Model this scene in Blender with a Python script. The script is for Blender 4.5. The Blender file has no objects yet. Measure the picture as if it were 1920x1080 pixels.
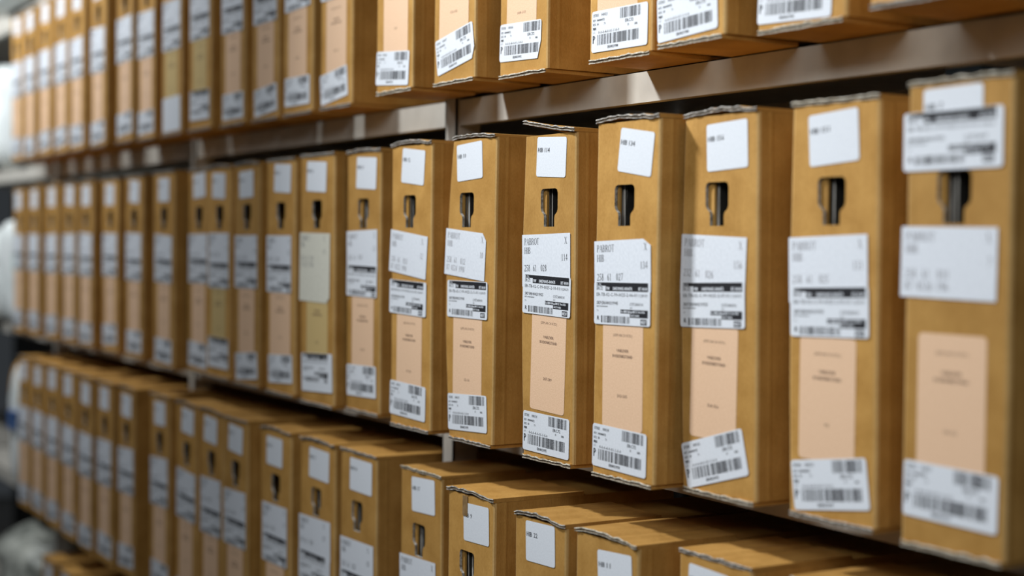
import bpy, bmesh, math, random
from mathutils import Vector, Matrix, noise
random.seed(7)
S = bpy.context.scene
COL = S.collection

# ------------------------------------------------------------------ camera
cd = bpy.data.cameras.new('camera'); cam = bpy.data.objects.new('camera', cd); COL.objects.link(cam)
fw = Vector((-0.85373675, 0.51986696, -0.02952793))
rt = Vector((0.51979961, 0.85422349, 0.01051653))
up = Vector((-0.03069065, 0.00637026, 0.99950863))
cam.matrix_world = Matrix((( rt.x, up.x, -fw.x, 0), (rt.y, up.y, -fw.y, 0), (rt.z, up.z, -fw.z, 0), (0, 0, 0, 1)))
cd.sensor_width = 36.0; cd.lens = 2825.25 / 1920 * 36.0
cd.clip_start = 0.05; cd.clip_end = 60
cd.dof.use_dof = True; cd.dof.focus_distance = 1.78; cd.dof.aperture_fstop = 2.4
S.camera = cam

# ------------------------------------------------------------------ world, lights, exposure
W = bpy.data.worlds.new('world'); S.world = W; W.use_nodes = True
W.node_tree.nodes['Background'].inputs[0].default_value = (0.80, 0.90, 1.0, 1)
W.node_tree.nodes['Background'].inputs[1].default_value = 0.04
def area(name, loc, sx, sy, power, col=(0.93, 0.97, 1.0), aim=None, spread=180):
    l = bpy.data.lights.new(name, 'AREA'); l.shape = 'RECTANGLE'; l.size = sx; l.size_y = sy
    l.energy = power; l.color = col; l.spread = math.radians(spread)
    o = bpy.data.objects.new(name, l); COL.objects.link(o); o.location = loc
    if aim is not None:
        d = Vector(aim) - Vector(loc); o.rotation_euler = d.to_track_quat('-Z', 'Y').to_euler()
    return o
area('aisle_lamp_light', (-2.20, 0.10, 1.25), 0.20, 0.14, 13, aim=(-1.2, 1.0, 0.1), spread=90)
area('aisle_lamp_light', (-4.15, 0.20, 1.30), 2.2, 0.14, 32, aim=(-4.2, 1.1, 0.60), spread=130)
area('front_softbox_light', (-0.95, -0.35, 0.78), 1.3, 0.30, 4.6, aim=(-1.15, 1.0, -0.05), spread=115)  # unseen softbox near the camera, added to light the box fronts
area('aisle_soft_light', (0.9, -0.7, 1.15), 1.5, 0.9, 3.5, aim=(-0.9, 1.0, -0.1), spread=70)
S.view_settings.view_transform = 'Standard'; S.view_settings.look = 'None'
S.view_settings.gamma = 1; S.view_settings.use_curve_mapping = False
S.view_settings.exposure = -0.24

# ------------------------------------------------------------------ materials
def nodes_mat(name, rough=0.8):
    m = bpy.data.materials.new(name); m.use_nodes = True
    nt = m.node_tree; b = nt.nodes['Principled BSDF']; b.inputs['Roughness'].default_value = rough
    b.inputs['Specular IOR Level'].default_value = 0.25
    return m, nt, b
def cardboard(name, dark, light, worn=0.0):
    m, nt, b = nodes_mat(name, 0.75); N = nt.nodes.new; L = nt.links.new
    tc = N('ShaderNodeTexCoord'); oi = N('ShaderNodeObjectInfo')
    add = N('ShaderNodeVectorMath'); add.operation = 'ADD'
    mul = N('ShaderNodeMath'); mul.operation = 'MULTIPLY'; mul.inputs[1].default_value = 37.0
    L(oi.outputs['Random'], mul.inputs[0]); L(tc.outputs['Object'], add.inputs[0]); L(mul.outputs[0], add.inputs[1])
    n1 = N('ShaderNodeTexNoise'); n1.inputs['Scale'].default_value = 26; n1.inputs['Detail'].default_value = 6
    n2 = N('ShaderNodeTexNoise'); n2.inputs['Scale'].default_value = 900; n2.inputs['Detail'].default_value = 2
    L(add.outputs[0], n1.inputs['Vector'])
    mp = N('ShaderNodeMapping'); mp.inputs['Scale'].default_value = (1, 1, 0.35)
    L(add.outputs[0], mp.inputs['Vector']); L(mp.outputs[0], n2.inputs['Vector'])
    mx = N('ShaderNodeMath'); mx.operation = 'ADD'
    m1 = N('ShaderNodeMath'); m1.operation = 'MULTIPLY'; m1.inputs[1].default_value = 0.62
    m2 = N('ShaderNodeMath'); m2.operation = 'MULTIPLY'; m2.inputs[1].default_value = 0.38
    L(n1.outputs['Fac'], m1.inputs[0]); L(n2.outputs['Fac'], m2.inputs[0]); L(m1.outputs[0], mx.inputs[0]); L(m2.outputs[0], mx.inputs[1])
    cr = N('ShaderNodeValToRGB'); cr.color_ramp.elements[0].position = 0.34; cr.color_ramp.elements[1].position = 0.66
    cr.color_ramp.elements[0].color = (*dark, 1); cr.color_ramp.elements[1].color = (*light, 1)
    L(mx.outputs[0], cr.inputs[0])
    # each box a slightly different shade
    n3 = N('ShaderNodeTexNoise'); n3.inputs['Scale'].default_value = 17; n3.inputs['Detail'].default_value = 9; n3.inputs['Roughness'].default_value = 0.72
    L(add.outputs[0], n3.inputs['Vector'])
    r3 = N('ShaderNodeMapRange'); r3.inputs['From Min'].default_value = 0.66; r3.inputs['From Max'].default_value = 0.74; r3.inputs['To Max'].default_value = 0.45
    L(n3.outputs['Fac'], r3.inputs['Value'])
    mxc = N('ShaderNodeMix'); mxc.data_type = 'RGBA'
    L(r3.outputs[0], mxc.inputs['Factor']); L(cr.outputs[0], mxc.inputs[6]); mxc.inputs[7].default_value = (0.22, 0.17, 0.11, 1)
    hs = N('ShaderNodeHueSaturation'); mr = N('ShaderNodeMapRange'); mr.inputs['To Min'].default_value = 0.90; mr.inputs['To Max'].default_value = 1.10
    L(oi.outputs['Random'], mr.inputs['Value']); L(mr.outputs[0], hs.inputs['Value']); L(mxc.outputs[2], hs.inputs['Color'])
    L(hs.outputs[0], b.inputs['Base Color'])
    # soft flutes and dents
    wv = N('ShaderNodeTexNoise'); wv.inputs['Scale'].default_value = 14; wv.inputs['Detail'].default_value = 4
    mp2 = N('ShaderNodeMapping'); mp2.inputs['Scale'].default_value = (4.5, 4.5, 0.5)
    L(add.outputs[0], mp2.inputs['Vector']); L(mp2.outputs[0], wv.inputs['Vector'])
    bp = N('ShaderNodeBump'); bp.inputs['Strength'].default_value = 0.35; bp.inputs['Distance'].default_value = 0.004
    L(wv.outputs['Fac'], bp.inputs['Height'])
    bp2 = N('ShaderNodeBump'); bp2.inputs['Strength'].default_value = 0.25; bp2.inputs['Distance'].default_value = 0.0006
    L(n2.outputs['Fac'], bp2.inputs['Height']); L(bp.outputs[0], bp2.inputs['Normal']); L(bp2.outputs[0], b.inputs['Normal'])
    return m
def speckle(name, a, c, scale=400, rough=0.6, bump=0.0, stretch=(1, 1, 1), low=0.35, high=0.65):
    m, nt, b = nodes_mat(name, rough); N = nt.nodes.new; L = nt.links.new
    tc = N('ShaderNodeTexCoord'); mp = N('ShaderNodeMapping'); mp.inputs['Scale'].default_value = stretch
    n = N('ShaderNodeTexNoise'); n.inputs['Scale'].default_value = scale; n.inputs['Detail'].default_value = 4
    L(tc.outputs['Object'], mp.inputs['Vector']); L(mp.outputs[0], n.inputs['Vector'])
    cr = N('ShaderNodeValToRGB'); cr.color_ramp.elements[0].position = low; cr.color_ramp.elements[1].position = high
    cr.color_ramp.elements[0].color = (*a, 1); cr.color_ramp.elements[1].color = (*c, 1)
    L(n.outputs['Fac'], cr.inputs[0]); L(cr.outputs[0], b.inputs['Base Color'])
    if bump:
        bp = N('ShaderNodeBump'); bp.inputs['Strength'].default_value = bump; bp.inputs['Distance'].default_value = 0.002
        L(n.outputs['Fac'], bp.inputs['Height']); L(bp.outputs[0], b.inputs['Normal'])
    return m
M_CARD = cardboard('brown_cardboard', (0.37, 0.185, 0.038), (0.52, 0.285, 0.075))
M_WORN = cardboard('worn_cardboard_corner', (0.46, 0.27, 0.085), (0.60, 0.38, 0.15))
M_EDGE = speckle('torn_board_edge', (0.33, 0.28, 0.20), (0.70, 0.65, 0.54), 300, 0.9, 0.6)
M_EDGEG = speckle('grey_board_edge', (0.20, 0.18, 0.15), (0.58, 0.55, 0.50), 260, 0.9, 0.6)
M_FLUTE = speckle('flute_shadow_board', (0.12, 0.09, 0.06), (0.27, 0.21, 0.15), 500, 0.95)
M_WHITE = speckle('white_label_paper', (0.67, 0.695, 0.735), (0.74, 0.765, 0.805), 500, 0.5)
M_SHEET = speckle('white_address_paper', (0.66, 0.685, 0.73), (0.73, 0.755, 0.80), 300, 0.6)
M_PEACH = speckle('peach_label_paper', (0.70, 0.455, 0.285), (0.80, 0.545, 0.36), 700, 0.7)
M_YELLOW = speckle('yellowed_label_paper', (0.52, 0.37, 0.15), (0.62, 0.46, 0.21), 700, 0.7)
M_CREAM = speckle('cream_sheet_paper', (0.58, 0.56, 0.47), (0.70, 0.68, 0.58), 300, 0.7)
M_INK = speckle('black_print', (0.012, 0.012, 0.014), (0.03, 0.03, 0.035), 600, 0.5)
M_SOFT = speckle('worn_grey_print', (0.16, 0.15, 0.16), (0.26, 0.25, 0.26), 600, 0.6)
M_BROWNINK = speckle('brown_faded_print', (0.13, 0.075, 0.05), (0.22, 0.13, 0.09), 600, 0.7)
M_STEEL = speckle('grey_beige_painted_steel', (0.52, 0.49, 0.435), (0.58, 0.55, 0.49), 30, 0.42, 0.05)
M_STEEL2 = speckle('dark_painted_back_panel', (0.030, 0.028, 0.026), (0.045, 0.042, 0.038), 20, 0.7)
M_FOLD = speckle('grey_folder_edge', (0.20, 0.18, 0.15), (0.62, 0.59, 0.54), 60, 0.85, 0.3, (12, 12, 0.3))
M_FOLD2 = speckle('brown_folder_edge', (0.12, 0.085, 0.05), (0.30, 0.22, 0.14), 60, 0.85, 0.3, (12, 12, 0.3))
M_FOLDSHADE = speckle('shaded_folder_side', (0.020, 0.018, 0.015), (0.035, 0.030, 0.024), 40, 0.9)  # shadow inside the hand hole, painted onto the folder sides
M_PLAST = speckle('white_plastic_wrap', (0.74, 0.79, 0.77), (0.88, 0.91, 0.90), 9, 0.35, 0.5)
M_SACK = speckle('grey_plastic_sack', (0.16, 0.17, 0.15), (0.55, 0.56, 0.50), 14, 0.35, 0.5)
M_GREEN = speckle('green_plastic', (0.01, 0.16, 0.07), (0.03, 0.28, 0.12), 30, 0.4)
M_PALEGREEN = speckle('pale_green_plastic', (0.30, 0.55, 0.42), (0.45, 0.70, 0.56), 30, 0.4)
M_BLUE = speckle('blue_plastic', (0.05, 0.12, 0.32), (0.10, 0.20, 0.45), 30, 0.4)
M_FLOOR = speckle('grey_concrete_floor', (0.16, 0.155, 0.145), (0.24, 0.23, 0.215), 3, 0.7, 0.1)
M_TAPE = speckle('clear_brown_tape', (0.20, 0.12, 0.05), (0.30, 0.19, 0.09), 90, 0.25)

# ------------------------------------------------------------------ mesh helpers
class MB:
    def __init__(self): self.v = []; self.f = []; self.m = []
    def face(self, pts, mat=0):
        b = len(self.v); self.v += [tuple(p) for p in pts]; self.f.append(list(range(b, b + len(pts)))); self.m.append(mat)
    def grid(self, rows, mat=0, close=False, smooth=False):
        b = len(self.v); n = len(rows[0])
        for r in rows: self.v += [tuple(p) for p in r]
        for i in range(len(rows) - 1):
            for j in range(n if close else n - 1):
                k = (j + 1) % n
                self.f.append([b + i * n + j, b + i * n + k, b + (i + 1) * n + k, b + (i + 1) * n + j])
                self.m.append(mat[j] if isinstance(mat, (list, tuple)) else mat)
    def box(self, x0, x1, y0, y1, z0, z1, mat=0):
        p = [(x0, y0, z0), (x1, y0, z0), (x1, y1, z0), (x0, y1, z0), (x0, y0, z1), (x1, y0, z1), (x1, y1, z1), (x0, y1, z1)]
        b = len(self.v); self.v += p
        for q in ((0, 3, 2, 1), (4, 5, 6, 7), (0, 1, 5, 4), (1, 2, 6, 5), (2, 3, 7, 6), (3, 0, 4, 7)):
            self.f.append([b + i for i in q]); self.m.append(mat)
    def mesh(self, name, mats, fix=False):
        me = bpy.data.meshes.new(name); me.from_pydata(self.v, [], self.f)
        for m in mats: me.materials.append(m)
        me.polygons.foreach_set('material_index', self.m)
        if fix:
            bm = bmesh.new(); bm.from_mesh(me); bmesh.ops.remove_doubles(bm, verts=bm.verts, dist=1e-5)
            bmesh.ops.recalc_face_normals(bm, faces=bm.faces); bm.to_mesh(me); bm.free()
        me.update(); return me
def link(name, me, parent=None, loc=(0, 0, 0), rot=(0, 0, 0)):
    o = bpy.data.objects.new(name, me); COL.objects.link(o); o.location = loc; o.rotation_euler = rot
    if parent is not None: o.parent = parent
    return o
def tag(o, label=None, cat=None, group=None, kind=None):
    if label: o['label'] = label
    if cat: o['category'] = cat
    if group: o['group'] = group
    if kind: o['kind'] = kind
    return o
def thing(name, loc, label, cat, group=None):
    o = bpy.data.objects.new(name, None); COL.objects.link(o); o.location = loc; o.empty_display_size = 0.05
    return tag(o, label, cat, group)

# ------------------------------------------------------------------ lettering: sans from the built-in font, serif drawn here
_tc = {}
def sans(s):
    if s in _tc: return _tc[s]
    c = bpy.data.curves.new('t', 'FONT'); c.body = s; c.size = 1; c.resolution_u = 1
    o = bpy.data.objects.new('t', c); COL.objects.link(o)
    dg = bpy.context.evaluated_depsgraph_get(); ev = o.evaluated_get(dg); me = ev.to_mesh()
    vs = [(v.co.x, v.co.y) for v in me.vertices]; fs = [list(p.vertices) for p in me.polygons]
    ev.to_mesh_clear(); bpy.data.objects.remove(o); bpy.data.curves.remove(c)
    x0 = min(v[0] for v in vs); x1 = max(v[0] for v in vs)
    _tc[s] = ([(v[0] - x0, v[1]) for v in vs], fs, x1 - x0); return _tc[s]
CAP = 0.69
def arcring(cx, cy, rx, ry, a0, a1, tx, ty, n=12):
    """ring sector: thick sides (tx), thin top and bottom (ty)"""
    out = []
    for i in range(n):
        a = math.radians(a0 + (a1 - a0) * i / n); b = math.radians(a0 + (a1 - a0) * (i + 1) / n)
        out.append([(cx + rx * math.cos(a), cy + ry * math.sin(a)), (cx + rx * math.cos(b), cy + ry * math.sin(b)),
                    (cx + (rx - tx) * math.cos(b), cy + (ry - ty) * math.sin(b)), (cx + (rx - tx) * math.cos(a), cy + (ry - ty) * math.sin(a))])
    return out
def R(x0, y0, x1, y1): return [(x0, y0), (x1, y0), (x1, y1), (x0, y1)]
def stem(x, w=0.135, y0=0.0, y1=1.0, s=0.07): return [R(x, y0, x + w, y1), R(x - s, y0, x + w + s, y0 + 0.035), R(x - s, y1 - 0.035, x + w + s, y1)]
def diag(x0, y0, x1, y1, w): return [(x0, y0), (x0 + w, y0), (x1 + w, y1), (x1, y1)]
def bowl(x, y, rx, ry): return arcring(x, y, rx, ry, -90, 90, 0.13, 0.055, 10) + []
GL = {
 'P': (0.66, lambda: stem(0.09) + [R(0.2, 0.955, 0.34, 1), R(0.2, 0.46, 0.34, 0.505)] + bowl(0.33, 0.73, 0.27, 0.27)),
 'B': (0.70, lambda: stem(0.09) + [R(0.2, 0.955, 0.34, 1), R(0.2, 0.505, 0.34, 0.55), R(0.2, 0, 0.34, 0.045)] + bowl(0.33, 0.755, 0.24, 0.245) + bowl(0.33, 0.265, 0.29, 0.265)),
 'R': (0.74, lambda: stem(0.09) + [R(0.2, 0.955, 0.34, 1), R(0.2, 0.48, 0.34, 0.525)] + bowl(0.33, 0.74, 0.25, 0.26) + [diag(0.60, 0, 0.32, 0.5, 0.12), R(0.55, 0, 0.80, 0.035)]),
 'A': (0.76, lambda: [diag(0.06, 0, 0.36, 1, 0.055), diag(0.58, 0, 0.33, 1, 0.14), R(0.18, 0.32, 0.55, 0.365), R(-0.02, 0, 0.19, 0.035), R(0.5, 0, 0.78, 0.035)]),
 'O': (0.80, lambda: arcring(0.39, 0.5, 0.35, 0.515, 0, 360, 0.13, 0.055, 26)),
 'T': (0.68, lambda: stem(0.28, 0.11, 0, 1) + [R(0.02, 0.95, 0.65, 1), R(0.02, 0.80, 0.055, 1), R(0.615, 0.80, 0.65, 1)]),
 'H': (0.82, lambda: stem(0.09) + stem(0.59) + [R(0.2, 0.49, 0.6, 0.535)]),
 'I': (0.38, lambda: stem(0.12)),
 'W': (1.0, lambda: [diag(0.28, 0, 0.04, 1, 0.11), diag(0.28, 0, 0.47, 1, 0.045), diag(0.66, 0, 0.42, 1, 0.11), diag(0.68, 0, 0.88, 1, 0.045), R(0, 0.965, 0.22, 1), R(0.78, 0.965, 1, 1)]),
 'X': (0.76, lambda: [diag(0.52, 0, 0.08, 1, 0.13), diag(0.08, 0, 0.58, 1, 0.045), R(0.0, 0, 0.22, 0.035), R(0.44, 0, 0.74, 0.035), R(0, 0.965, 0.28, 1), R(0.5, 0.965, 0.72, 1)]),
 '0': (0.53, lambda: arcring(0.25, 0.5, 0.21, 0.505, 0, 360, 0.115, 0.055, 22)),
 '1': (0.53, lambda: [R(0.22, 0, 0.32, 1), R(0.12, 0, 0.42, 0.035), diag(0.10, 0.84, 0.24, 0.96, 0.06)]),
 '2': (0.53, lambda: arcring(0.24, 0.74, 0.2, 0.265, -20, 160, 0.115, 0.06, 12) + [[(0.04, 0), (0.17, 0.05), (0.43, 0.62), (0.34, 0.60)], R(0.04, 0, 0.45, 0.09)]),
 '3': (0.53, lambda: arcring(0.22, 0.76, 0.19, 0.245, -90, 150, 0.105, 0.055, 12) + arcring(0.22, 0.27, 0.22, 0.28, -150, 90, 0.115, 0.055, 12)),
 '4': (0.53, lambda: [R(0.28, 0, 0.38, 1), R(0.02, 0.25, 0.48, 0.33), diag(0.02, 0.29, 0.29, 1, 0.05)]),
 '5': (0.53, lambda: [R(0.13, 0.9, 0.44, 1), diag(0.07, 0.52, 0.13, 1, 0.045)] + arcring(0.19, 0.31, 0.24, 0.32, -150, 115, 0.115, 0.06, 14)),
 '6': (0.53, lambda: arcring(0.25, 0.3, 0.21, 0.31, 0, 360, 0.115, 0.055, 20) + arcring(0.46, 0.36, 0.42, 0.65, 100, 180, 0.105, 0.055, 8)),
 '7': (0.53, lambda: [R(0.04, 0.9, 0.46, 1), diag(0.14, 0, 0.39, 0.92, 0.08)]),
 '8': (0.53, lambda: arcring(0.25, 0.76, 0.17, 0.25, 0, 360, 0.105, 0.055, 18) + arcring(0.25, 0.26, 0.21, 0.275, 0, 360, 0.115, 0.055, 18)),
 '9': (0.53, lambda: arcring(0.25, 0.7, 0.21, 0.31, 0, 360, 0.115, 0.055, 20) + arcring(0.04, 0.64, 0.42, 0.65, -80, 0, 0.105, 0.055, 8)),
}
class Print:
    """a label: paper outline plus lettering; millimetres, x right from left edge, y down from top edge"""
    def __init__(self, w, h, r=3.0, ear=None, th=0.12):
        self.mb = MB(); self.w = w; self.h = h
        pts = []
        for cx, cy, a0, key in ((w - r, -r, 0, 'tr'), (r, -r, 90, 'tl'), (r, -h + r, 180, 'bl'), (w - r, -h + r, 270, 'br')):
            if ear and key in ear:
                e = ear[key]
                sx = 1 if key[1] == 'r' else -1; sy = 1 if key[0] == 't' else -1
                X = w if sx > 0 else 0; Y = 0 if sy > 0 else -h
                p1 = (X - sx * e[0], Y); p2 = (X, Y - sy * e[1])
                pts += [p2, p1] if key in ('tr', 'bl') else [p1, p2]
                continue
            for i in range(5):
                a = math.radians(a0 + 22.5 * i); pts.append((cx + r * math.cos(a), cy + r * math.sin(a)))
        f = [(x, -th, y) for x, y in pts]; k = [(x, 0, y) for x, y in pts]
        self.mb.face(f, 0)
        n = len(pts)
        for i in range(n): self.mb.face([f[i], k[i], k[(i + 1) % n], f[(i + 1) % n]], 0)
        self.lay = -th
    def poly(self, pts, mat=1, lv=1): self.mb.face([(x, self.lay - 0.06 * lv, -y) for x, y in pts], mat)
    def rect(self, x0, y0, x1, y1, mat=1, lv=1): self.poly([(x0, y1), (x1, y1), (x1, y0), (x0, y0)], mat, lv)
    def text(self, s, x0, y0, x1, h, mat=1, lv=1, bold=0.0):
        vs, fs, w = sans(s); sx = (x1 - x0) / w; sy = h / CAP
        for dx in ((0,) if not bold else (0, bold)):
            b = len(self.mb.v)
            self.mb.v += [(x0 + dx + v[0] * sx, self.lay - 0.06 * lv - dx * 0.02, -(y0 + h) + v[1] * sy) for v in vs]
            for f in fs: self.mb.f.append([b + i for i in f]); self.mb.m.append(mat)
    def serif(self, s, x0, y0, x1, h, mat=1):
        tot = sum(0.45 if ch == ' ' else GL[ch][0] for ch in s) ; k = (x1 - x0) / tot; x = x0
        for ch in s:
            if ch == ' ': x += 0.45 * k; continue
            for q in GL[ch][1](): self.poly([(x + a * k, y0 + h - b * h) for a, b in q], mat)
            x += GL[ch][0] * k
    def bars(self, x0, y0, x1, y1, n, seed, mat=1):
        rr = random.Random(seed); ws = [rr.choice((1, 1, 1, 2, 3)) for _ in range(2 * n - 1)]; k = (x1 - x0) / sum(ws); x = x0
        for i, q in enumerate(ws):
            if i % 2 == 0: self.rect(x, y0, x + q * k, y1, mat)
            x += q * k
    def done(self, name, mats):
        self.mb.v = [(a * .001, b * .001, c * .001) for a, b, c in self.mb.v]
        return self.mb.mesh(name, mats)
_lc = {}
def number_label(num, h=46.5, w=63):
    k = ('n', num, h, w)
    if k not in _lc:
        p = Print(w, h, 3.2); p.text('HIB', 2.2, 12.5, 13.2, 5.4, bold=0.35)
        s = str(num); p.text(s, 17, 12.5, 17 + 3.9 * len(s) - (1.2 if '1' in s else 0), 5.4, bold=0.35); _lc[k] = p.done('number_label', [M_WHITE, M_INK])
    return _lc[k]
def address_label(num, code, faint=False, line2=None, h=62, ear=None, w=104, torn=False, mat=None):
    k = ('a', num, code, faint, line2, h, str(ear), w, mat)
    if k not in _lc:
        p = Print(w, h, 0.8, ear)
        p.serif('PABROT', 5, 4.5, 38, 7.8); p.serif('HIB', 5, 15.2, 19, 7.6); p.serif('X', 92, 4.5, 98.3, 7.8)
        s = str(num); p.serif(s, 99 - 4.6 * len(s), 24, 99, 7.6)
        a = code.split(' '); p.serif(a[0], 5, 36, 18, 7.6); p.serif(a[1], 24.5, 36, 32.5, 7.6); p.serif(a[2], 41, 36, 54.5, 7.6)
        if line2: p.serif(line2, 5, 46.5, 54, 7.2)
        _lc[k] = p.done('address_label', [mat or M_SHEET, M_SOFT if faint else M_INK])
    return _lc[k]
def shipping_label(num, last, tail, faint=False, w=103.5, h=46.5):
    k = ('s', num, last, tail, w, h)
    if k not in _lc:
        p = Print(w, h, 3.0)
        p.rect(5, 0.7, 100, 4.4); p.rect(22, 4.3, 100, 10.0)
        p.text('B N:', 5.6, 1.3, 14, 2.6, 2, 2)
        p.text('ERC72', 5, 5.0, 16.5, 4.0, 1, 1, 0.15); p.text('PW', 23.5, 5.3, 29.5, 3.8, 2, 2, 0.3)
        p.text('184590005-0004' + last, 36, 5.2, 71, 3.8, 2, 2, 0.3); p.text('RT 00:00', 83, 5.2, 98.5, 3.6, 2, 2, 0.3)
        p.text('ER-TB-02-C-99-0025-2-' + tail, 5, 12.0, 80, 3.7, 1, 1, 0.12); p.text('110289670', 82.5, 12.6, 99, 3.2)
        p.text('SKP:ERH002199' + last[-1] + '5', 5, 21.2, 45.5, 3.5, 1, 1, 0.25); p.text('CUST:H000' + str(num), 67, 22, 91, 3.3, 1, 1, 0.1)
        p.text('REF:10000000000', 5, 26, 26, 1.8, 1, 1, 0.1); p.text('REF', 67.5, 26.8, 72, 1.7); p.text('TO', 5.3, 30.6, 8.8, 2.0)
        p.rect(50, 29.5, 99.7, 33.8); p.rect(67.5, 33.7, 99.7, 37.9)
        p.text('De HIBN Siblogn BRT-Z  Doz 5026', 51, 30.4, 94, 2.5, 2, 2, 0.25); p.text('ANTTONINI', 68.5, 34.6, 84, 2.2, 2, 2, 0.15)
        p.text('R', 6, 37.3, 9.8, 4.8, 1, 1, 0.5); p.bars(13.5, 37.0, 67, 44.6, 34, 5)
        p.rect(86.5, 39.2, 98, 45.2); p.text('NEXT', 87.5, 40.4, 97, 3.6, 2, 2, 0.3)
        _lc[k] = p.done('shipping_label', [M_WHITE, M_INK, M_WHITE])
    return _lc[k]
def barcode_label(num, last, ear=None, w=100, h=47, blank=False):
    k = ('b', num, last, str(ear), w, h, blank)
    if k not in _lc:
        p = Print(w, h, 3.4, ear)
        if not blank:
            p.text('CUST BOX:', 2.6, 3.2, 13.8, 3.4, 1, 1, 0.15); p.text('H00' + str(num), 19.5, 3.2, 31, 3.4, 1, 1, 0.15)
            p.text('REF1:', 2.6, 9.3, 9, 2.6, 1, 1, 0.1); p.text('00000072', 10.5, 9.3, 25.5, 2.7, 1, 1, 0.3)
            p.text('REF2:', 2.6, 14, 9, 2.6, 1, 1, 0.1); p.text('80', 10.8, 14, 14, 2.7, 1, 1, 0.15); p.text('70', 24.5, 14.2, 28, 2.5)
            p.text('MAJOR', 2.6, 18.6, 9, 2.9, 1, 1, 0.35); p.text('LOC', 2.8, 23.2, 7, 2.3)
            p.text('P', 2.6, 27.6, 6.8, 9.0, 1, 1, 0.8)
            p.text('0-0-0-4-0-01-1-0-0', 13.5, 23.2, 54.5, 3.3, 1, 1, 0.1)
            p.bars(56, 1.5, 94.5, 13.0, 24, 11); p.text('ERC72', 66, 14.6, 81.5, 3.6, 1, 1, 0.35)
            p.text('B:', 71, 19.8, 74, 2.6); p.text('NN', 84, 20.2, 89, 2.6, 1, 1, 0.25)
            p.bars(11.7, 27.4, 91.5, 39.2, 48, 23); p.text('ERH002199' + last, 32.5, 41, 53, 3.2, 1, 1, 0.3)
        _lc[k] = p.done('barcode_label', [M_WHITE, M_INK])
    return _lc[k]
def title_label(rng, yellow=False, w=74, h=118, top=0):
    k = ('p', rng, yellow, w, h, top)
    if k not in _lc:
        p = Print(w, h, 4.5); c = w / 2
        o = top
        p.text('(SEM ARCH RTD)', c - 17.5, 14.5 + o, c + 17.5, 3.0); p.text('UNILEVER', c - 11, 31 + o, c + 11, 3.3, 1, 1, 0.3)
        p.text('BOEKENBESTAND', c - 18.5, 37 + o, c + 18.5, 3.3, 1, 1, 0.3); p.text(rng, c - 1.3 * len(rng), 80 + o, c + 1.3 * len(rng), 3.4, 1, 1, 0.25)
        _lc[k] = p.done('title_label', [M_YELLOW if yellow else M_PEACH, M_BROWNINK])
    return _lc[k]

# ------------------------------------------------------------------ archive box
H = 0.3935; DEP = 0.270
def wob(x, seed, f=60, a=1): return a * noise.noise(Vector((x * f, seed * 3.7, 0.3)))
def body_mesh(w, s, bl, br, hc, z0, seed, h=H, hole=True, dep=DEP, holetop=0.3165):
    mb = MB(); rc = 0.0032; nz = 12
    def xl(z): return s * z / h - bl * math.sin(math.pi * z / h) + wob(z, seed, 26, 0.0006)
    def xr(z): return w + s * z / h + br * math.sin(math.pi * z / h) + wob(z, seed + 5, 26, 0.0006)
    zs = [z0 + (h - z0) * i / nz for i in range(nz + 1)]
    rows = []
    for z in zs:
        a, b = xl(z), xr(z)
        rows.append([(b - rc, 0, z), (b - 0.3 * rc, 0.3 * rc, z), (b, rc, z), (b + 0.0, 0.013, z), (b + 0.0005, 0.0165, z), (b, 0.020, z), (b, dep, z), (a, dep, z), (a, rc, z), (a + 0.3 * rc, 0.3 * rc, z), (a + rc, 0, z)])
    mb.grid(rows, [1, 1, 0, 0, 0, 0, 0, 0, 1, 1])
    mb.face(list(reversed(rows[0])), 0); mb.face(rows[-1], 0)
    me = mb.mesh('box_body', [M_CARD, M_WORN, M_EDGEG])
    bm = bmesh.new(); bm.from_mesh(me)
    # front panel with the hand hole
    out = [r[-1] for r in rows] + [r[0] for r in reversed(rows)]
    vo = [bm.verts.new(p) for p in out]; eds = [bm.edges.new((vo[i], vo[(i + 1) % len(vo)])) for i in range(len(vo))]
    hv = []
    if hole:
        t = holetop; W2 = 0.0183; w2 = 0.0112; r = 0.005
        pr = [(hc - W2 + r * 0.3, t - r * 0.3), (hc - W2 + r, t), (hc + W2 - r, t), (hc + W2 - r * 0.3, t - r * 0.3), (hc + W2, t - r), (hc + W2, t - 0.024),
              (hc + W2 - 0.0015, t - 0.0275), (hc + w2 + 0.001, t - 0.031), (hc + w2, t - 0.034), (hc + w2, t - 0.0445), (hc - w2, t - 0.0445), (hc - w2, t - 0.033),
              (hc - w2 - 0.001, t - 0.030), (hc - W2 + 0.0015, t - 0.0265), (hc - W2, t - 0.023), (hc - W2, t - r)]
        pr = [(x + s * z / h, z) for x, z in pr]
        hv = [bm.verts.new((x, 0, z)) for x, z in pr]; eds += [bm.edges.new((hv[i], hv[(i + 1) % len(hv)])) for i in range(len(hv))]
    res = bmesh.ops.triangle_fill(bm, use_beauty=True, use_dissolve=False, edges=eds, normal=(0, -1, 0))
    if hv:
        hb = [bm.verts.new((v.co.x, 0.0035, v.co.z)) for v in hv]; n = len(hv)
        for i in range(n):
            f = bm.faces.new((hv[i], hv[(i + 1) % n], hb[(i + 1) % n], hb[i])); f.material_index = 2
    for v in list(bm.verts):
        pass
    bmesh.ops.remove_doubles(bm, verts=bm.verts, dist=2e-5)
    bmesh.ops.recalc_face_normals(bm, faces=bm.faces)
    bm.to_mesh(me); bm.free(); me.update(); return me
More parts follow.
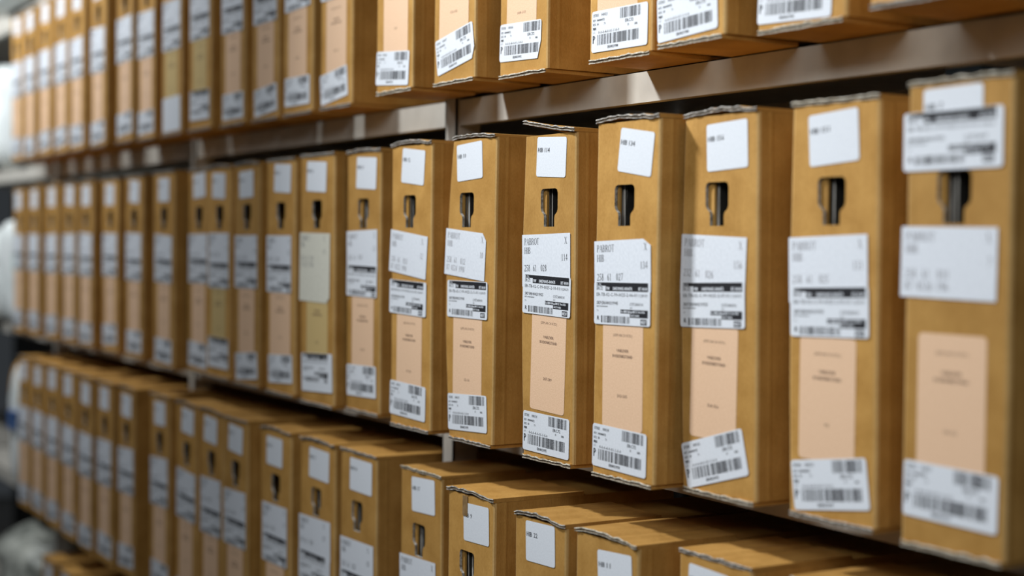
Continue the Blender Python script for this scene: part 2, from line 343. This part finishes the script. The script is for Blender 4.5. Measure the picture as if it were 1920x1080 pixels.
def flap_mesh(name, w, zf, yf, th, back, edge, seed, x0=0.0, notch=None, zback=None):
    """corrugated board: zf(x) underside height at the front, yf(x) front position"""
    mb = MB(); n = 34; r = [[] for _ in range(8)]
    for i in range(n + 1):
        x = x0 + (w - x0) * i / n; z = zf(x); y = yf(x) + 0.0011 * wob(x, seed + 6, 210); zb = z if zback is None else zback
        t = th * (1 + 0.35 * wob(x, seed, 120)); d = 0.0012 + 0.0008 * wob(x, seed + 2, 300)
        prof = [(x, back, zb), (x, y, z), (x, y - 0.0002, z + 0.22 * t), (x, y + d, z + 0.30 * t), (x, y + d, z + 0.62 * t), (x, y - 0.0004, z + 0.72 * t), (x, y, z + t), (x, back, zb + t)]
        for k in range(8): r[k].append(prof[k])
    cols = [0, 1, 2, 2, 2, 1, 0]
    for k in range(7): mb.grid([r[k], r[k + 1]], cols[k])
    mb.face([r[k][0] for k in range(8)], 0); mb.face([r[k][-1] for k in range(8)], 0)
    return mb.mesh(name, [M_CARD, edge, M_FLUTE], fix=True)
def put(name, me, root, w2, cx, cz, rot=0.0, y=-0.0002, hw=0, hh=0, label=None):
    """label centred at (cx, cz) mm on the front panel; mesh origin is its top-left corner"""
    a = math.radians(rot); dx, dz = -hw / 2, hh / 2
    X = cx + dx * math.cos(a) - dz * math.sin(a); Z = cz + dx * math.sin(a) + dz * math.cos(a)
    o = link(name, me, root, (X * .001 - w2, y, Z * .001), (0, -a, 0))
    if label: o['label'] = label
    return o
NB = {}
def archive_box(X, Y, zb, w, label, group, s=0.0, bl=0.0, br=0.0, hc=53.5, labels=(), top='flat', edge=None, bot=None, hole=True, seed=0, h=H, papers=False, paperlabel=None, tape=False):
    root = thing('archive_box', (X + w / 2, Y, zb), label, 'box', group)
    z0 = 0.0055 if bot else 0.0
    dz = 3.3 if group == GB else 5.5
    if zb in (ZM, ZT): bot = bot or 'grey'; z0 = 0.0055
    b = link('box_body', body_mesh(w, s, bl, br, hc * .001, z0, seed, h - 0.004, hole, holetop=0.3165 + dz * .001), root, (-w / 2, 0, 0))
    ed = edge or M_EDGEG
    ht = h - 0.004
    rr = random.Random(seed * 13 + 5)
    if top == 'lift':
        def zf(x):
            t = x / w; return ht + 0.0002 + 0.0145 * (1 - t) ** 1.2 * (1 if t > 0.0 else 1) + 0.0006 * wob(x, seed, 90)
        yf = lambda x: -0.0035 + 0.0012 * wob(x, seed, 70)
    elif top == 'curl':
        def zf(x):
            t = x / w; return ht + 0.0002 + 0.0030 * math.sin(math.pi * min(1, t * 1.1)) + 0.0012 * wob(x, seed, 80)
        yf = lambda x: -0.0020 + 0.0016 * wob(x, seed + 1, 60)
    else:
        zf = lambda x: ht + 0.0001 + 0.0005 * (1 + wob(x, seed, 80))
        yf = lambda x: -0.0012 + 0.0013 * wob(x, seed + 1, 60)
    link('top_flap', flap_mesh('top_flap', w + s, zf, yf, 0.0042, 0.13, ed, seed, s, zback=ht), root, (-w / 2, 0, 0))
    if bot:
        be = M_EDGE if bot == 'cream' else M_EDGEG
        yb = lambda x: -0.0018 + 0.0014 * wob(x, seed + 9, 50)
        zz = lambda x: 0.0002 + 0.0006 * (1 + wob(x, seed + 4, 60))
        link('bottom_flap', flap_mesh('bottom_flap', w - 0.003, zz, yb, 0.0048, 0.10, be, seed + 3, 0.002, zback=0.0002), root, (-w / 2, 0, 0))
    for L in labels:
        kind, me, cx, cz, rot, lw, lh, lay = L
        put(kind, me, root, w / 2, cx + s * 1000 * cz / 388, cz + dz, rot, -0.0002 - 0.0003 * lay, lw, lh)
    if tape:
        mb = MB(); mb.box(-0.006, 0.006, -0.0012, -0.0003, -0.013, 0.012); link('tape_strip', mb.mesh('tape_strip', [M_TAPE]), root, (0.045 - w / 2, 0, ht - 0.013))
    if papers:
        lf = MB(); lf.box(-0.006, 0.006, 0, 0.003, -0.04, 0.04); link('inner_liner', lf.mesh('inner_liner', [M_CARD]), root, (hc * .001 - 0.019 - w / 2, 0.0042, 0.296))
        p = MB(); base = hc * .001 + s * 0.75 - w / 2
        q = random.Random(seed)
        x = -0.0205 + q.uniform(-.002, .002)
        for i in range(4):
            t = q.uniform(0.0016, 0.0030); yy = 0.0078 + q.uniform(0, .004); lean = q.uniform(-.002, .003)
            n = 5; pts = []
            za, zc = z0 + 0.006, 0.345
            for k in range(n + 1):
                z = za + (zc - za) * k / n; xx = base + x + lean * k / n + 0.0012 * math.sin(k * 1.7 + i)
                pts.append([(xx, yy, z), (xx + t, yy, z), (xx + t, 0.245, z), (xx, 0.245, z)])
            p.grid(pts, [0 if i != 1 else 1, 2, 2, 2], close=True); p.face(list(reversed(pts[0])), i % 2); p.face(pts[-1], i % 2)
            x += t + q.uniform(0.0006, 0.002)
        o = link('folder_bundle', p.mesh('folder_bundle', [M_FOLD, M_FOLD2, M_FOLDSHADE]), None, (X + w / 2, Y, zb))
        tag(o, paperlabel, 'folders', 'folders filed inside the boxes')
    return root

# ------------------------------------------------------------------ the shelving rack and the room
LIPY = 1.065; BACK = 1.46
POSTS = [0.29, -0.814, -1.918, -3.022, -4.113, -5.22, -6.32]
LEVELS = [(0.676, 0.055), (0.2066, 0.0375), (-0.2574, 0.0275), (-0.7025, 0.036), (-1.167, 0.036)]
rack = thing('shelving_rack', (-3.0, LIPY, -1.5), 'grey painted steel shelving rack that carries all the rows of archive boxes', 'shelving')
def rloc(x, y, z): return (x + 3.0, y - LIPY, z + 1.5)
for x in POSTS:
    mb = MB(); hw = 0.0165; ya, yb = -0.004, 0.036
    mb.box(-hw, hw, ya, ya + 0.003, 0, 2.55); mb.box(-hw, -hw + 0.003, ya, yb, 0, 2.55); mb.box(hw - 0.003, hw, ya, yb, 0, 2.55)
    link('post', mb.mesh('post', [M_STEEL, M_STEEL2]), rack, rloc(x, LIPY, -1.5))
for z, lh in LEVELS:
    for a, b in zip(POSTS[1:], POSTS[:-1]):
        x0, x1 = a + 0.0175, b - 0.0175; L = x1 - x0
        mb = MB(); mb.box(0, L, 0, BACK - LIPY, -0.0012, 0); mb.box(0, L, 0, 0.0014, -lh, 0)
        mb.box(0, L, 0.0014, 0.014, -lh, -lh + 0.0012); mb.box(0, L, BACK - LIPY - 0.0012, BACK - LIPY, -lh, 0)
        link('shelf', mb.mesh('shelf', [M_STEEL]), rack, rloc(x0, LIPY, z))
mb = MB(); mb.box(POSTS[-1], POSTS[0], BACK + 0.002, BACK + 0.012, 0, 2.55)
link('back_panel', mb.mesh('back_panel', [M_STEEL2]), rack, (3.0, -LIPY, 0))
mb = MB(); mb.box(-9, 2, -1.6, 2.2, -1.53, -1.5); fl = link('floor', mb.mesh('floor', [M_FLOOR])); tag(fl, 'grey concrete floor under the shelving', None, None, 'structure')

# ------------------------------------------------------------------ the archive boxes
def N_(num, cx, cz, rot=0, w=63, h=46.5): return ('number_label', number_label(num, h, w), cx, cz, rot, w, h, 1)
def A_(num, code, cx, cz, rot=0, faint=False, line2=None, h=62, ear=None, w=104): return ('address_label', address_label(num, code, faint, line2, h, ear, w), cx, cz, rot, w, h, 2)
def S_(num, last, tail, cx, cz, rot=0, w=103.5, h=46.5, lay=3): return ('shipping_label', shipping_label(num, last, tail, False, w, h), cx, cz, rot, w, h, lay)
def B_(num, last, cx, cz, rot=0, ear=None, w=100, h=47, blank=False): return ('barcode_label', barcode_label(num, last, ear, w, h, blank), cx, cz, rot, w, h, 2)
def T_(rng, cx, cz, rot=0, yellow=False, w=74, h=118, top=0): return ('title_label', title_label(rng, yellow, w, h, top), cx, cz, rot, w, h, 0)
GM, GT, GB, GD = 'archive boxes on the middle shelf', 'archive boxes on the upper shelf', 'archive boxes on the lower shelf', 'archive boxes on the bottom shelf'
ZM, ZT, ZB, ZD = -0.2574, 0.2066, -0.7025, -1.167

def pl(s): return 'folder edges inside ' + s
# middle shelf, near boxes
archive_box(-0.931, 0.963, ZM, 0.1130, 'rightmost brown archive box on the middle shelf, one large sticker above its hand hole', GM, h=0.3985, hc=52.5, seed=17, bot='cream', papers=True,
    paperlabel=pl('the rightmost middle box'), edge=M_EDGE,
    labels=[N_(7, 50, 363, 1, 64, 46), ('shipping_label', shipping_label(7, '71', '01-01', False, 107, 49.5), 50, 342, 0.3, 107, 49.5, 3), A_(7, '258 61 031', 47.5, 239.5, -0.7, True, '87 4526 196', h=60), T_('10-12', 53.5, 121, 0, h=118), B_(7, '71', 54, 45.5, -0.9, w=102, h=47.5)])
archive_box(-1.0874, 0.9757, ZM, 0.1140, 'brown archive box on the middle shelf, second from the right, tag HIB 151', GM, s=-0.004, bl=0.003, seed=16, papers=True, edge=M_EDGE,
    paperlabel=pl('the second middle box from the right'), bot='grey',
    labels=[N_(151, 56, 352.5, 3.6, 65, 48), A_(151, '258 61 025', 49.5, 231, 1.9, True), S_(151, '73', '05-01', 52, 191.5, 2.0), T_('91', 50, 110, 0, h=116), B_(151, '73', 55, 31.9, 8.4)])
archive_box(-1.2496, 0.9730, ZM, 0.1172, 'brown archive box tagged HIB 156, its bottom barcode sticker tilted steeply upward', GM, s=-0.005, bl=0.005, seed=15, papers=True,
    paperlabel=pl('the box tagged HIB 156'), bot='cream', top='curl',
    labels=[N_(156, 69.5, 352.5, 2.5, 64, 48), A_(156, '232 61 026', 48, 231, -2.0, True), S_(156, '72', '07-01', 47.5, 191.5, 1.8), T_('764-766', 50, 112, -0.8, h=116), B_(156, '72', 52.5, 34.8, 15.5)])
archive_box(-1.3791, 0.9461, ZM, 0.1150, 'brown archive box tagged HIB 134 with a sheet reading PABROT HIB 258 61 027', GM, s=0.0032, seed=14, papers=True,
    paperlabel=pl('the box tagged HIB 134'), bot='cream', top='curl',
    labels=[N_(134, 73.5, 350.5, -8, 61, 47), A_(134, '258 61 027', 52, 228.5, 2, False, h=57, ear={'tr': (13, 7)}), S_(114, '74', '06-01', 52.8, 188.3, 0.9), T_('503-505', 55.5, 111, 0.3, h=118), B_(134, '74', 51.8, 29.6, -1.3)])
archive_box(-1.5338, 0.9518, ZM, 0.1098, 'brown archive box tagged HIB 114, top flap lifted, sheet reading 258 61 028', GM, h=0.389, s=-0.0018, bl=0.007, seed=13, papers=True,
    paperlabel=pl('the box tagged HIB 114'), bot='cream', top='lift',
    labels=[N_(114, 58, 353, -2.7, 63, 46.5), A_(114, '258 61 028', 48.2, 232.5, 1.4, line2=None), S_(114, '75', '10-01', 50.2, 191.5, -1.3), T_('287-289', 54, 115, -1.7, h=120), B_(114, '75', 51, 28.3, -0.8)])
archive_box(-1.7231, 0.9545, ZM, 0.1120, 'bulging brown archive box tagged HIB 10, right of the steel post, white sheet askew', GM, s=0.0045, bl=0.015, br=0.0, hc=38.5, seed=12, papers=True,
    paperlabel=pl('the box tagged HIB 10'), top='curl',
    labels=[N_(10, 45, 356, 3, 65, 47), A_(10, '258 61 032', 37, 237.5, -4.2, True, '87 4524 19W', h=60, ear={'tr': (9, 9)}), S_(10, '70', '11-01', 44.5, 179.5, -0.2, h=47.5), T_('12-16', 46, 104, 0, h=108), B_(10, '70', 48.5, 34.4, 3.0)])
archive_box(-1.8892, 0.9524, ZM, 0.1190, 'brown archive box just left of the steel post, sheet sloping down to the right', GM, s=-0.001, hc=54.5, seed=11, papers=True, bot='grey', top='curl',
    paperlabel=pl('the box just left of the steel post'),
    labels=[N_(12, 65, 355, -5.5, 66, 47), A_(12, '258 61 033', 52, 236, -5.5, True, '87 4525 19W', h=58, w=109), S_(12, '69', '12-01', 52, 176, -1.4, w=108), T_('17-21', 56, 104, -0.3, h=106), B_(12, '69', 53, 35, -1.4, w=105)])
archive_box(-2.090, 0.9786, ZM, 0.1140, 'brown archive box with curled top flap, third left of HIB 114 on the middle shelf', GM, s=-0.002, hc=56.5, seed=10, papers=True, top='curl',
    paperlabel=pl('the middle box third left of HIB 114'),
    labels=[N_(13, 67, 354, -3, 67, 47), A_(13, '258 61 034', 53, 238, 1.5, True, h=62), S_(13, '68', '13-01', 53, 193.5, -0.6), T_('22-25', 56, 118, 0, h=110), B_(13, '68', 53, 44, 1.5)])
archive_box(-2.2298, 0.9637, ZM, 0.1270, 'brown archive box with a long cream sheet and a yellowed title sticker, middle shelf', GM, s=-0.0045, hc=63, seed=9,
    labels=[N_(14, 62, 353, -3, 74, 47), ('address_label', address_label(14, '258 61 035', True, '87 4527 19W', 108, {'br': (12, 9)}, 115, False, M_CREAM), 55, 211, -0.8, 115, 108, 2),
            T_('26-29', 64, 118, 0, True, 80, 92, -12), S_(14, '67', '14-01', 65, 47, 2.5, 116, 60)])
archive_box(-2.4008, 0.9754, ZM, 0.1180, 'brown archive box directly left of the one with the long cream sheet', GM, s=-0.0035, hc=60, seed=8,
    labels=[N_(15, 68, 356, -3, 70, 47), A_(15, '258 61 036', 53, 230, 0), S_(15, '66', '15-01', 54, 189.5, 0), T_('30-33', 58, 114, 0, w=88), B_(15, '66', 60, 39, 3, w=102)])
ORD = ['first', 'second', 'third', 'fourth', 'fifth', 'sixth', 'seventh', 'eighth', 'ninth', 'tenth', 'eleventh', 'twelfth', 'thirteenth', 'fourteenth', 'fifteenth', 'sixteenth']
def generic(X, Y, zb, w, seed, label, grp, big=False, **kw):
    q = random.Random(seed * 31 + 2); c = w * 500
    wide = min(104, w * 1000 - 6); n = kw.get('n', 20 + seed % 30)
    labs = [N_(n, c + q.uniform(-4, 7), 354 + q.uniform(-3, 3), q.uniform(-5, 5), 66, 47)]
    a = q.uniform(-3, 3)
    labs.append(A_(n, '258 61 0%02d' % (20 + seed % 70), c - 2, 232 + q.uniform(-3, 3), a, False, w=wide))
    if not kw.get('noship'): labs.append(S_(n, '%02d' % (seed % 90), '04-01', c - 1, 190 + q.uniform(-3, 3), a * 0.5, w=wide))
    labs.append(T_('%d-%d' % (n * 3, n * 3 + 3), c + q.uniform(-2, 2), 112, 0, kw.get('yellow', False)))
    if kw.get('blank'): labs.append(B_(n, '00', c, 38, 1, w=wide, h=68, blank=True))
    elif kw.get('shipbottom'): labs.append(S_(n, '11', '01-01', c, 44, q.uniform(-1, 4), w=wide, h=56))
    else: labs.append(B_(n, '%02d' % (seed % 90), c + q.uniform(-2, 3), 34 + q.uniform(-4, 5), q.uniform(-2, 5), w=wide - 2))
    return archive_box(X, Y, zb, w, label, grp, hc=c + 1, seed=seed, labels=labs, top=q.choice(['flat', 'curl']), edge=M_EDGEG, s=kw.get('s', 0))
mid = [(-4.225, .9786, .100), (-4.077, .9811, .112), (-3.912, .9844, .118), (-3.755, .9868, .1175), (-3.6274, .9928, .113), (-3.4371, .9939, .118), (-3.2444, .9879, .124), (-2.998, .9707, .130), (-2.850, .9919, .118), (-2.7205, .9858, .1156), (-2.5725, .9815, .120)]
for i, (x, y, w) in enumerate(mid):
    generic(x, y, ZM, w, 40 + i, 'out-of-focus brown archive box, %s from the left end of the middle shelf' % ORD[i], GM, yellow=(i == 9), shipbottom=(i == 9), s=0.004 if i in (8, 9) else 0)
# upper shelf
def upper(X, Y, w, label, seed, labs, bot='cream', **kw): return archive_box(X, Y, ZT, w, label, GT, seed=seed, bot=bot, labels=labs, hc=w * 500, **kw)
def topset(n, c): return [N_(n, c + 3, 354, 1), A_(n, '258 61 040', c - 2, 232, 1), S_(n, '80', '02-01', c, 190, 0)]
upper(-0.800, 0.958, 0.1170, 'brown archive box at the far right of the upper shelf, only its underside showing', 222, topset(61, 57) + [B_(61, '81', 58, 30, 0)])
upper(-0.9714, 0.9554, 0.1175, 'second brown archive box from the right on the upper shelf, cut by the picture top', 221, topset(62, 57) + [T_('60-63', 57, 112), B_(62, '82', 58, 30, 0)], bot='grey')
upper(-1.1522, 0.9826, 0.1235, 'third brown archive box from the right on the upper shelf, large blurred barcode', 219, topset(63, 57) + [T_('64-66', 57, 112), B_(63, '83', 53, 27.5, -2.3, w=104)])
upper(-1.2943, 0.9650, 0.1130, 'upper shelf box whose barcode sticker touches its neighbour, above HIB 134 and HIB 156', 218, topset(64, 55) + [T_('67-69', 55, 112), B_(64, '84', 51.5, 27.5, 3)])
upper(-1.4503, 0.9843, 0.1220, 'upper shelf archive box directly above HIB 134, sharp barcode sticker and open bottom seam', 217, topset(65, 58) + [T_('106-108', 56, 104, -1.0, w=78, h=112), B_(21, '88', 60, 31, -0.8, w=108, h=47)])
upper(-1.6511, 0.9834, 0.1130, 'upper shelf archive box above HIB 114, peach sticker ending in 109-111', 216, topset(66, 54) + [T_('109-111', 53, 110, -1, w=70, h=100, top=4), B_(66, '92', 50.5, 39, -2.2, ear={'br': (7, 22)}, w=97)])
upper(-1.7820, 0.9590, 0.1110, 'upper shelf archive box right of the post, barcode sticker tilted up to the right', 215, topset(67, 54) + [T_('112-115', 55, 112, -1, w=78), B_(67, '93', 58.5, 40, 9.5, ear={'br': (8, 14)})])
upper(-1.9418, 0.9525, 0.1120, 'upper shelf archive box directly above the steel post', 214, topset(68, 54) + [T_('116', 60, 108, 0, w=74), B_(68, '94', 51.5, 30.5, -4.5)])
upper(-2.2136, 0.9879, 0.1150, 'upper shelf archive box just left of the wide gap by the post', 213, topset(69, 54) + [T_('117-119', 58, 108, 0), B_(69, '95', 51, 31.5, 6)], bot='grey')
far = [(-4.235, .975, .111), (-4.095, .975, .111), (-3.943, .975, .117), (-3.785, .975, .113), (-3.645, .975, .116), (-3.470, .975, .119), (-3.2607, .9735, .1110), (-3.1450, .984, .1090), (-2.981, .9819, .121), (-2.8163, .9810, .124), (-2.6640, .9889, .1200), (-2.5146, .9917, .1180), (-2.3699, .9898, .1197)]
for i, (x, y, w) in enumerate(far):
    generic(x, y, ZT, w, 70 + i, 'out-of-focus brown archive box, %s from the left end of the upper shelf' % ORD[i], GT, yellow=(i in (8, 9)), shipbottom=(i == 9), blank=(i == 8))
# lower shelf
archive_box(-1.060, 0.955, ZB, 0.115, 'rightmost archive box of the lower shelf, just its top edge showing at the bottom', GB, seed=316, labels=[N_(8, 55, 352, 0)], edge=M_EDGE)
archive_box(-1.2172, 0.9448, ZB, 0.1130, 'lower shelf archive box right of HIB 11, corner of a number sticker showing', GB, seed=315, labels=[N_(16, 47.5, 354, -2), A_(16, '258 61 050', 55, 232, 0)])
archive_box(-1.3609, 0.9142, ZB, 0.1151, 'lower shelf archive box tagged HIB 11 with a torn white front edge', GB, seed=314, top='curl', edge=M_EDGE, labels=[N_(11, 74, 351, 3.5, 62, 49), A_(11, '258 61 051', 55, 232, 0)])
archive_box(-1.4809, 0.9095, ZB, 0.1073, 'lower shelf archive box tagged HIB 22', GB, seed=313, top='curl', labels=[N_(22, 55, 361, 2, 61, 46), A_(22, '258 61 052', 52, 232, 0)])
archive_box(-1.6667, 0.9235, ZB, 0.1149, 'lower shelf archive box left of HIB 22, brown tape strip above its number sticker', GB, hc=49, seed=312, top='curl', tape=True, papers=True, paperlabel=pl('the taped lower box'), labels=[N_(9, 72, 354, 2, 62, 47), A_(9, '258 61 053', 54, 236, 1)])
archive_box(-1.8589, 0.9548, ZB, 0.1182, 'lower shelf archive box right of the steel post, whitish worn top edge', GB, hc=54, seed=311, papers=True, paperlabel=pl('the lower box right of the post'), edge=M_EDGE, labels=[N_(17, 66.5, 357, 2.5, 66, 47), A_(17, '258 61 054', 52, 239, 2, h=62), S_(17, '30', '02-01', 52, 190, 1), T_('40-42', 55, 112)])
archive_box(-2.0647, 0.9587, ZB, 0.1220, 'lower shelf archive box just left of the steel post, creased light top', GB, hc=57, seed=310, papers=True, paperlabel=pl('the lower box left of the post'), labels=[N_(18, 70, 355, -0.5, 74, 48), A_(18, '258 61 055', 58, 227, 1, w=112), S_(18, '31', '02-01', 58, 186, 1, w=112), T_('43-45', 60, 108)])
archive_box(-2.2091, 0.9552, ZB, 0.1310, 'lower shelf archive box second left of the steel post, whitish torn rim', GB, hc=62, seed=309, top='curl', papers=True, paperlabel=pl('the lower box second left of the post'), labels=[N_(19, 73, 354, -1.5, 74, 47), A_(19, '258 61 056', 58, 238, 1.5, w=118), S_(19, '32', '02-01', 58, 190, 1, w=118), T_('46-48', 62, 112)])
low = [(-4.070, .955, .110), (-3.921, .9538, .113), (-3.7625, .9499, .1117), (-3.5994, .9447, .1144), (-3.4404, .9408, .1116), (-3.2977, .9416, .119), (-3.156, .9473, .1100), (-2.982, .9605, .1180), (-2.8076, .9557, .117), (-2.6728, .9552, .119), (-2.5338, .9496, .112), (-2.3689, .9526, .128)]
for i, (x, y, w) in enumerate(low):
    generic(x, y, ZB, w, 90 + i, 'dim out-of-focus brown archive box, %s from the left end of the lower shelf' % ORD[i], GB)
for i, x in enumerate((-3.72, -3.57, -3.42, -3.27)):
    generic(x, 0.93, ZD, 0.116, 110 + i, 'dark archive box top peeking up from the bottom shelf, %s from the left' % ORD[i], GD)

# ------------------------------------------------------------------ things in the last bay, far left and out of focus
def pouch(name, x0, x1, y0, y1, z0, z1, mats, seed, label, cat, amp=0.012, extra=None, grp=None):
    """soft plastic-wrapped bundle: rounded box with a lumpy surface"""
    bm = bmesh.new(); bmesh.ops.create_cube(bm, size=1); bmesh.ops.subdivide_edges(bm, edges=bm.edges[:], cuts=9, use_grid_fill=True)
    sx, sy, sz = x1 - x0, y1 - y0, z1 - z0
    for v in bm.verts:
        p = v.co * 2; q = Vector((math.copysign(abs(p.x) ** 1, p.x), p.y, p.z)); l = (abs(p.x) ** 6 + abs(p.y) ** 6 + abs(p.z) ** 6) ** (1 / 6)
        p = p / max(l, 0.001)
        d = noise.noise(Vector((p.x * sx * 9 + seed, p.y * sy * 9, p.z * sz * 9))) * amp
        v.co = Vector((p.x * sx / 2, p.y * sy / 2, p.z * sz / 2 + sz / 2)) + Vector((p.x, p.y, p.z * (1 if p.z > -0.9 else 0))) * d
    me = bpy.data.meshes.new(name); bm.to_mesh(me); bm.free()
    for m in mats: me.materials.append(m)
    for f in me.polygons: f.use_smooth = True
    root = thing(name, ((x0 + x1) / 2, (y0 + y1) / 2, z0), label, cat, grp); b = link('plastic_wrap', me, root)
    return root, sx, sy, sz
def patch(root, name, sx, sy, cx, cz, w, h, mat):
    mb = MB(); mb.box(cx - w / 2, cx + w / 2, -sy / 2 - 0.012, -sy / 2 + 0.004, cz - h / 2, cz + h / 2); return link(name, mb.mesh(name, [mat]), root)
r, sx, sy, sz = pouch('document_pouch', -4.66, -4.28, 1.02, 1.30, ZM, ZM + 0.31, [M_PLAST], 3, 'white plastic document pouch with a pale green mark at the left end', 'pouch')
patch(r, 'green_mark', sx, sy, 0.13, 0.19, 0.05, 0.05, M_PALEGREEN)
pouch('document_pouch', -5.18, -4.70, 1.00, 1.30, ZM, ZM + 0.28, [M_PLAST], 8, 'white plastic pouch left of the green-marked one', 'pouch')
pouch('wrapped_bundle', -4.70, -4.27, 1.04, 1.36, ZT, ZT + 0.30, [M_PLAST], 5, 'whitish wrapped bundle at the left end of the upper shelf', 'bundle')
pouch('wrapped_bundle', -5.18, -4.74, 1.03, 1.36, ZT, ZT + 0.33, [M_PLAST], 6, 'second whitish wrapped bundle on the upper shelf, farther left', 'bundle')
r, sx, sy, sz = pouch('paper_roll_bundle', -4.262, -4.140, 0.97, 1.25, ZB, ZB + 0.37, [M_PLAST], 11, 'upright white wrapped bundle with a blue mark beside the lower shelf boxes', 'bundle', 0.006)
patch(r, 'blue_mark', sx, sy, 0.02, 0.21, 0.05, 0.05, M_BLUE)
pouch('brown_paper_parcel', -4.50, -4.30, 1.02, 1.28, ZB, ZB + 0.36, [M_CARD], 12, 'brown paper parcel at the left picture edge on the lower shelf', 'parcel', 0.004)
r, sx, sy, sz = pouch('plastic_sack', -4.60, -4.14, 1.00, 1.36, ZD, ZD + 0.33, [M_SACK], 14, 'crumpled grey plastic sack with a green stripe on the bottom shelf', 'sack', 0.03)
patch(r, 'green_stripe', sx, sy, 0.04, 0.12, 0.12, 0.05, M_GREEN)

pouch('wrapped_bundle', -4.78, -4.22, 1.00, 1.36, 0.676, 0.98, [M_PLAST], 21, 'white wrapped bundle on top of the rack at the upper left corner', 'bundle')
pouch('wrapped_bundle', -5.20, -4.80, 1.00, 1.36, 0.676, 0.98, [M_PLAST], 22, 'white wrapped bundle on the top level, leftmost, cut by the picture corner', 'bundle')

t = thing('folder_pile', (-0.998, 1.16, ZM + H + 0.0006), 'small pile of blue and white folders under the shelf edge at the right picture border', 'folders')
for i, (mat, z0, z1, nm) in enumerate(((M_SHEET, 0.0, 0.024, 'white_folder'), (M_BLUE, 0.0242, 0.034, 'blue_folder'), (M_SHEET, 0.0342, 0.046, 'white_folder'))):
    mb = MB(); mb.box(-0.022 + 0.001 * i, 0.022, -0.06 + 0.002 * i, 0.07, z0, z1); link(nm, mb.mesh(nm, [mat]), t)
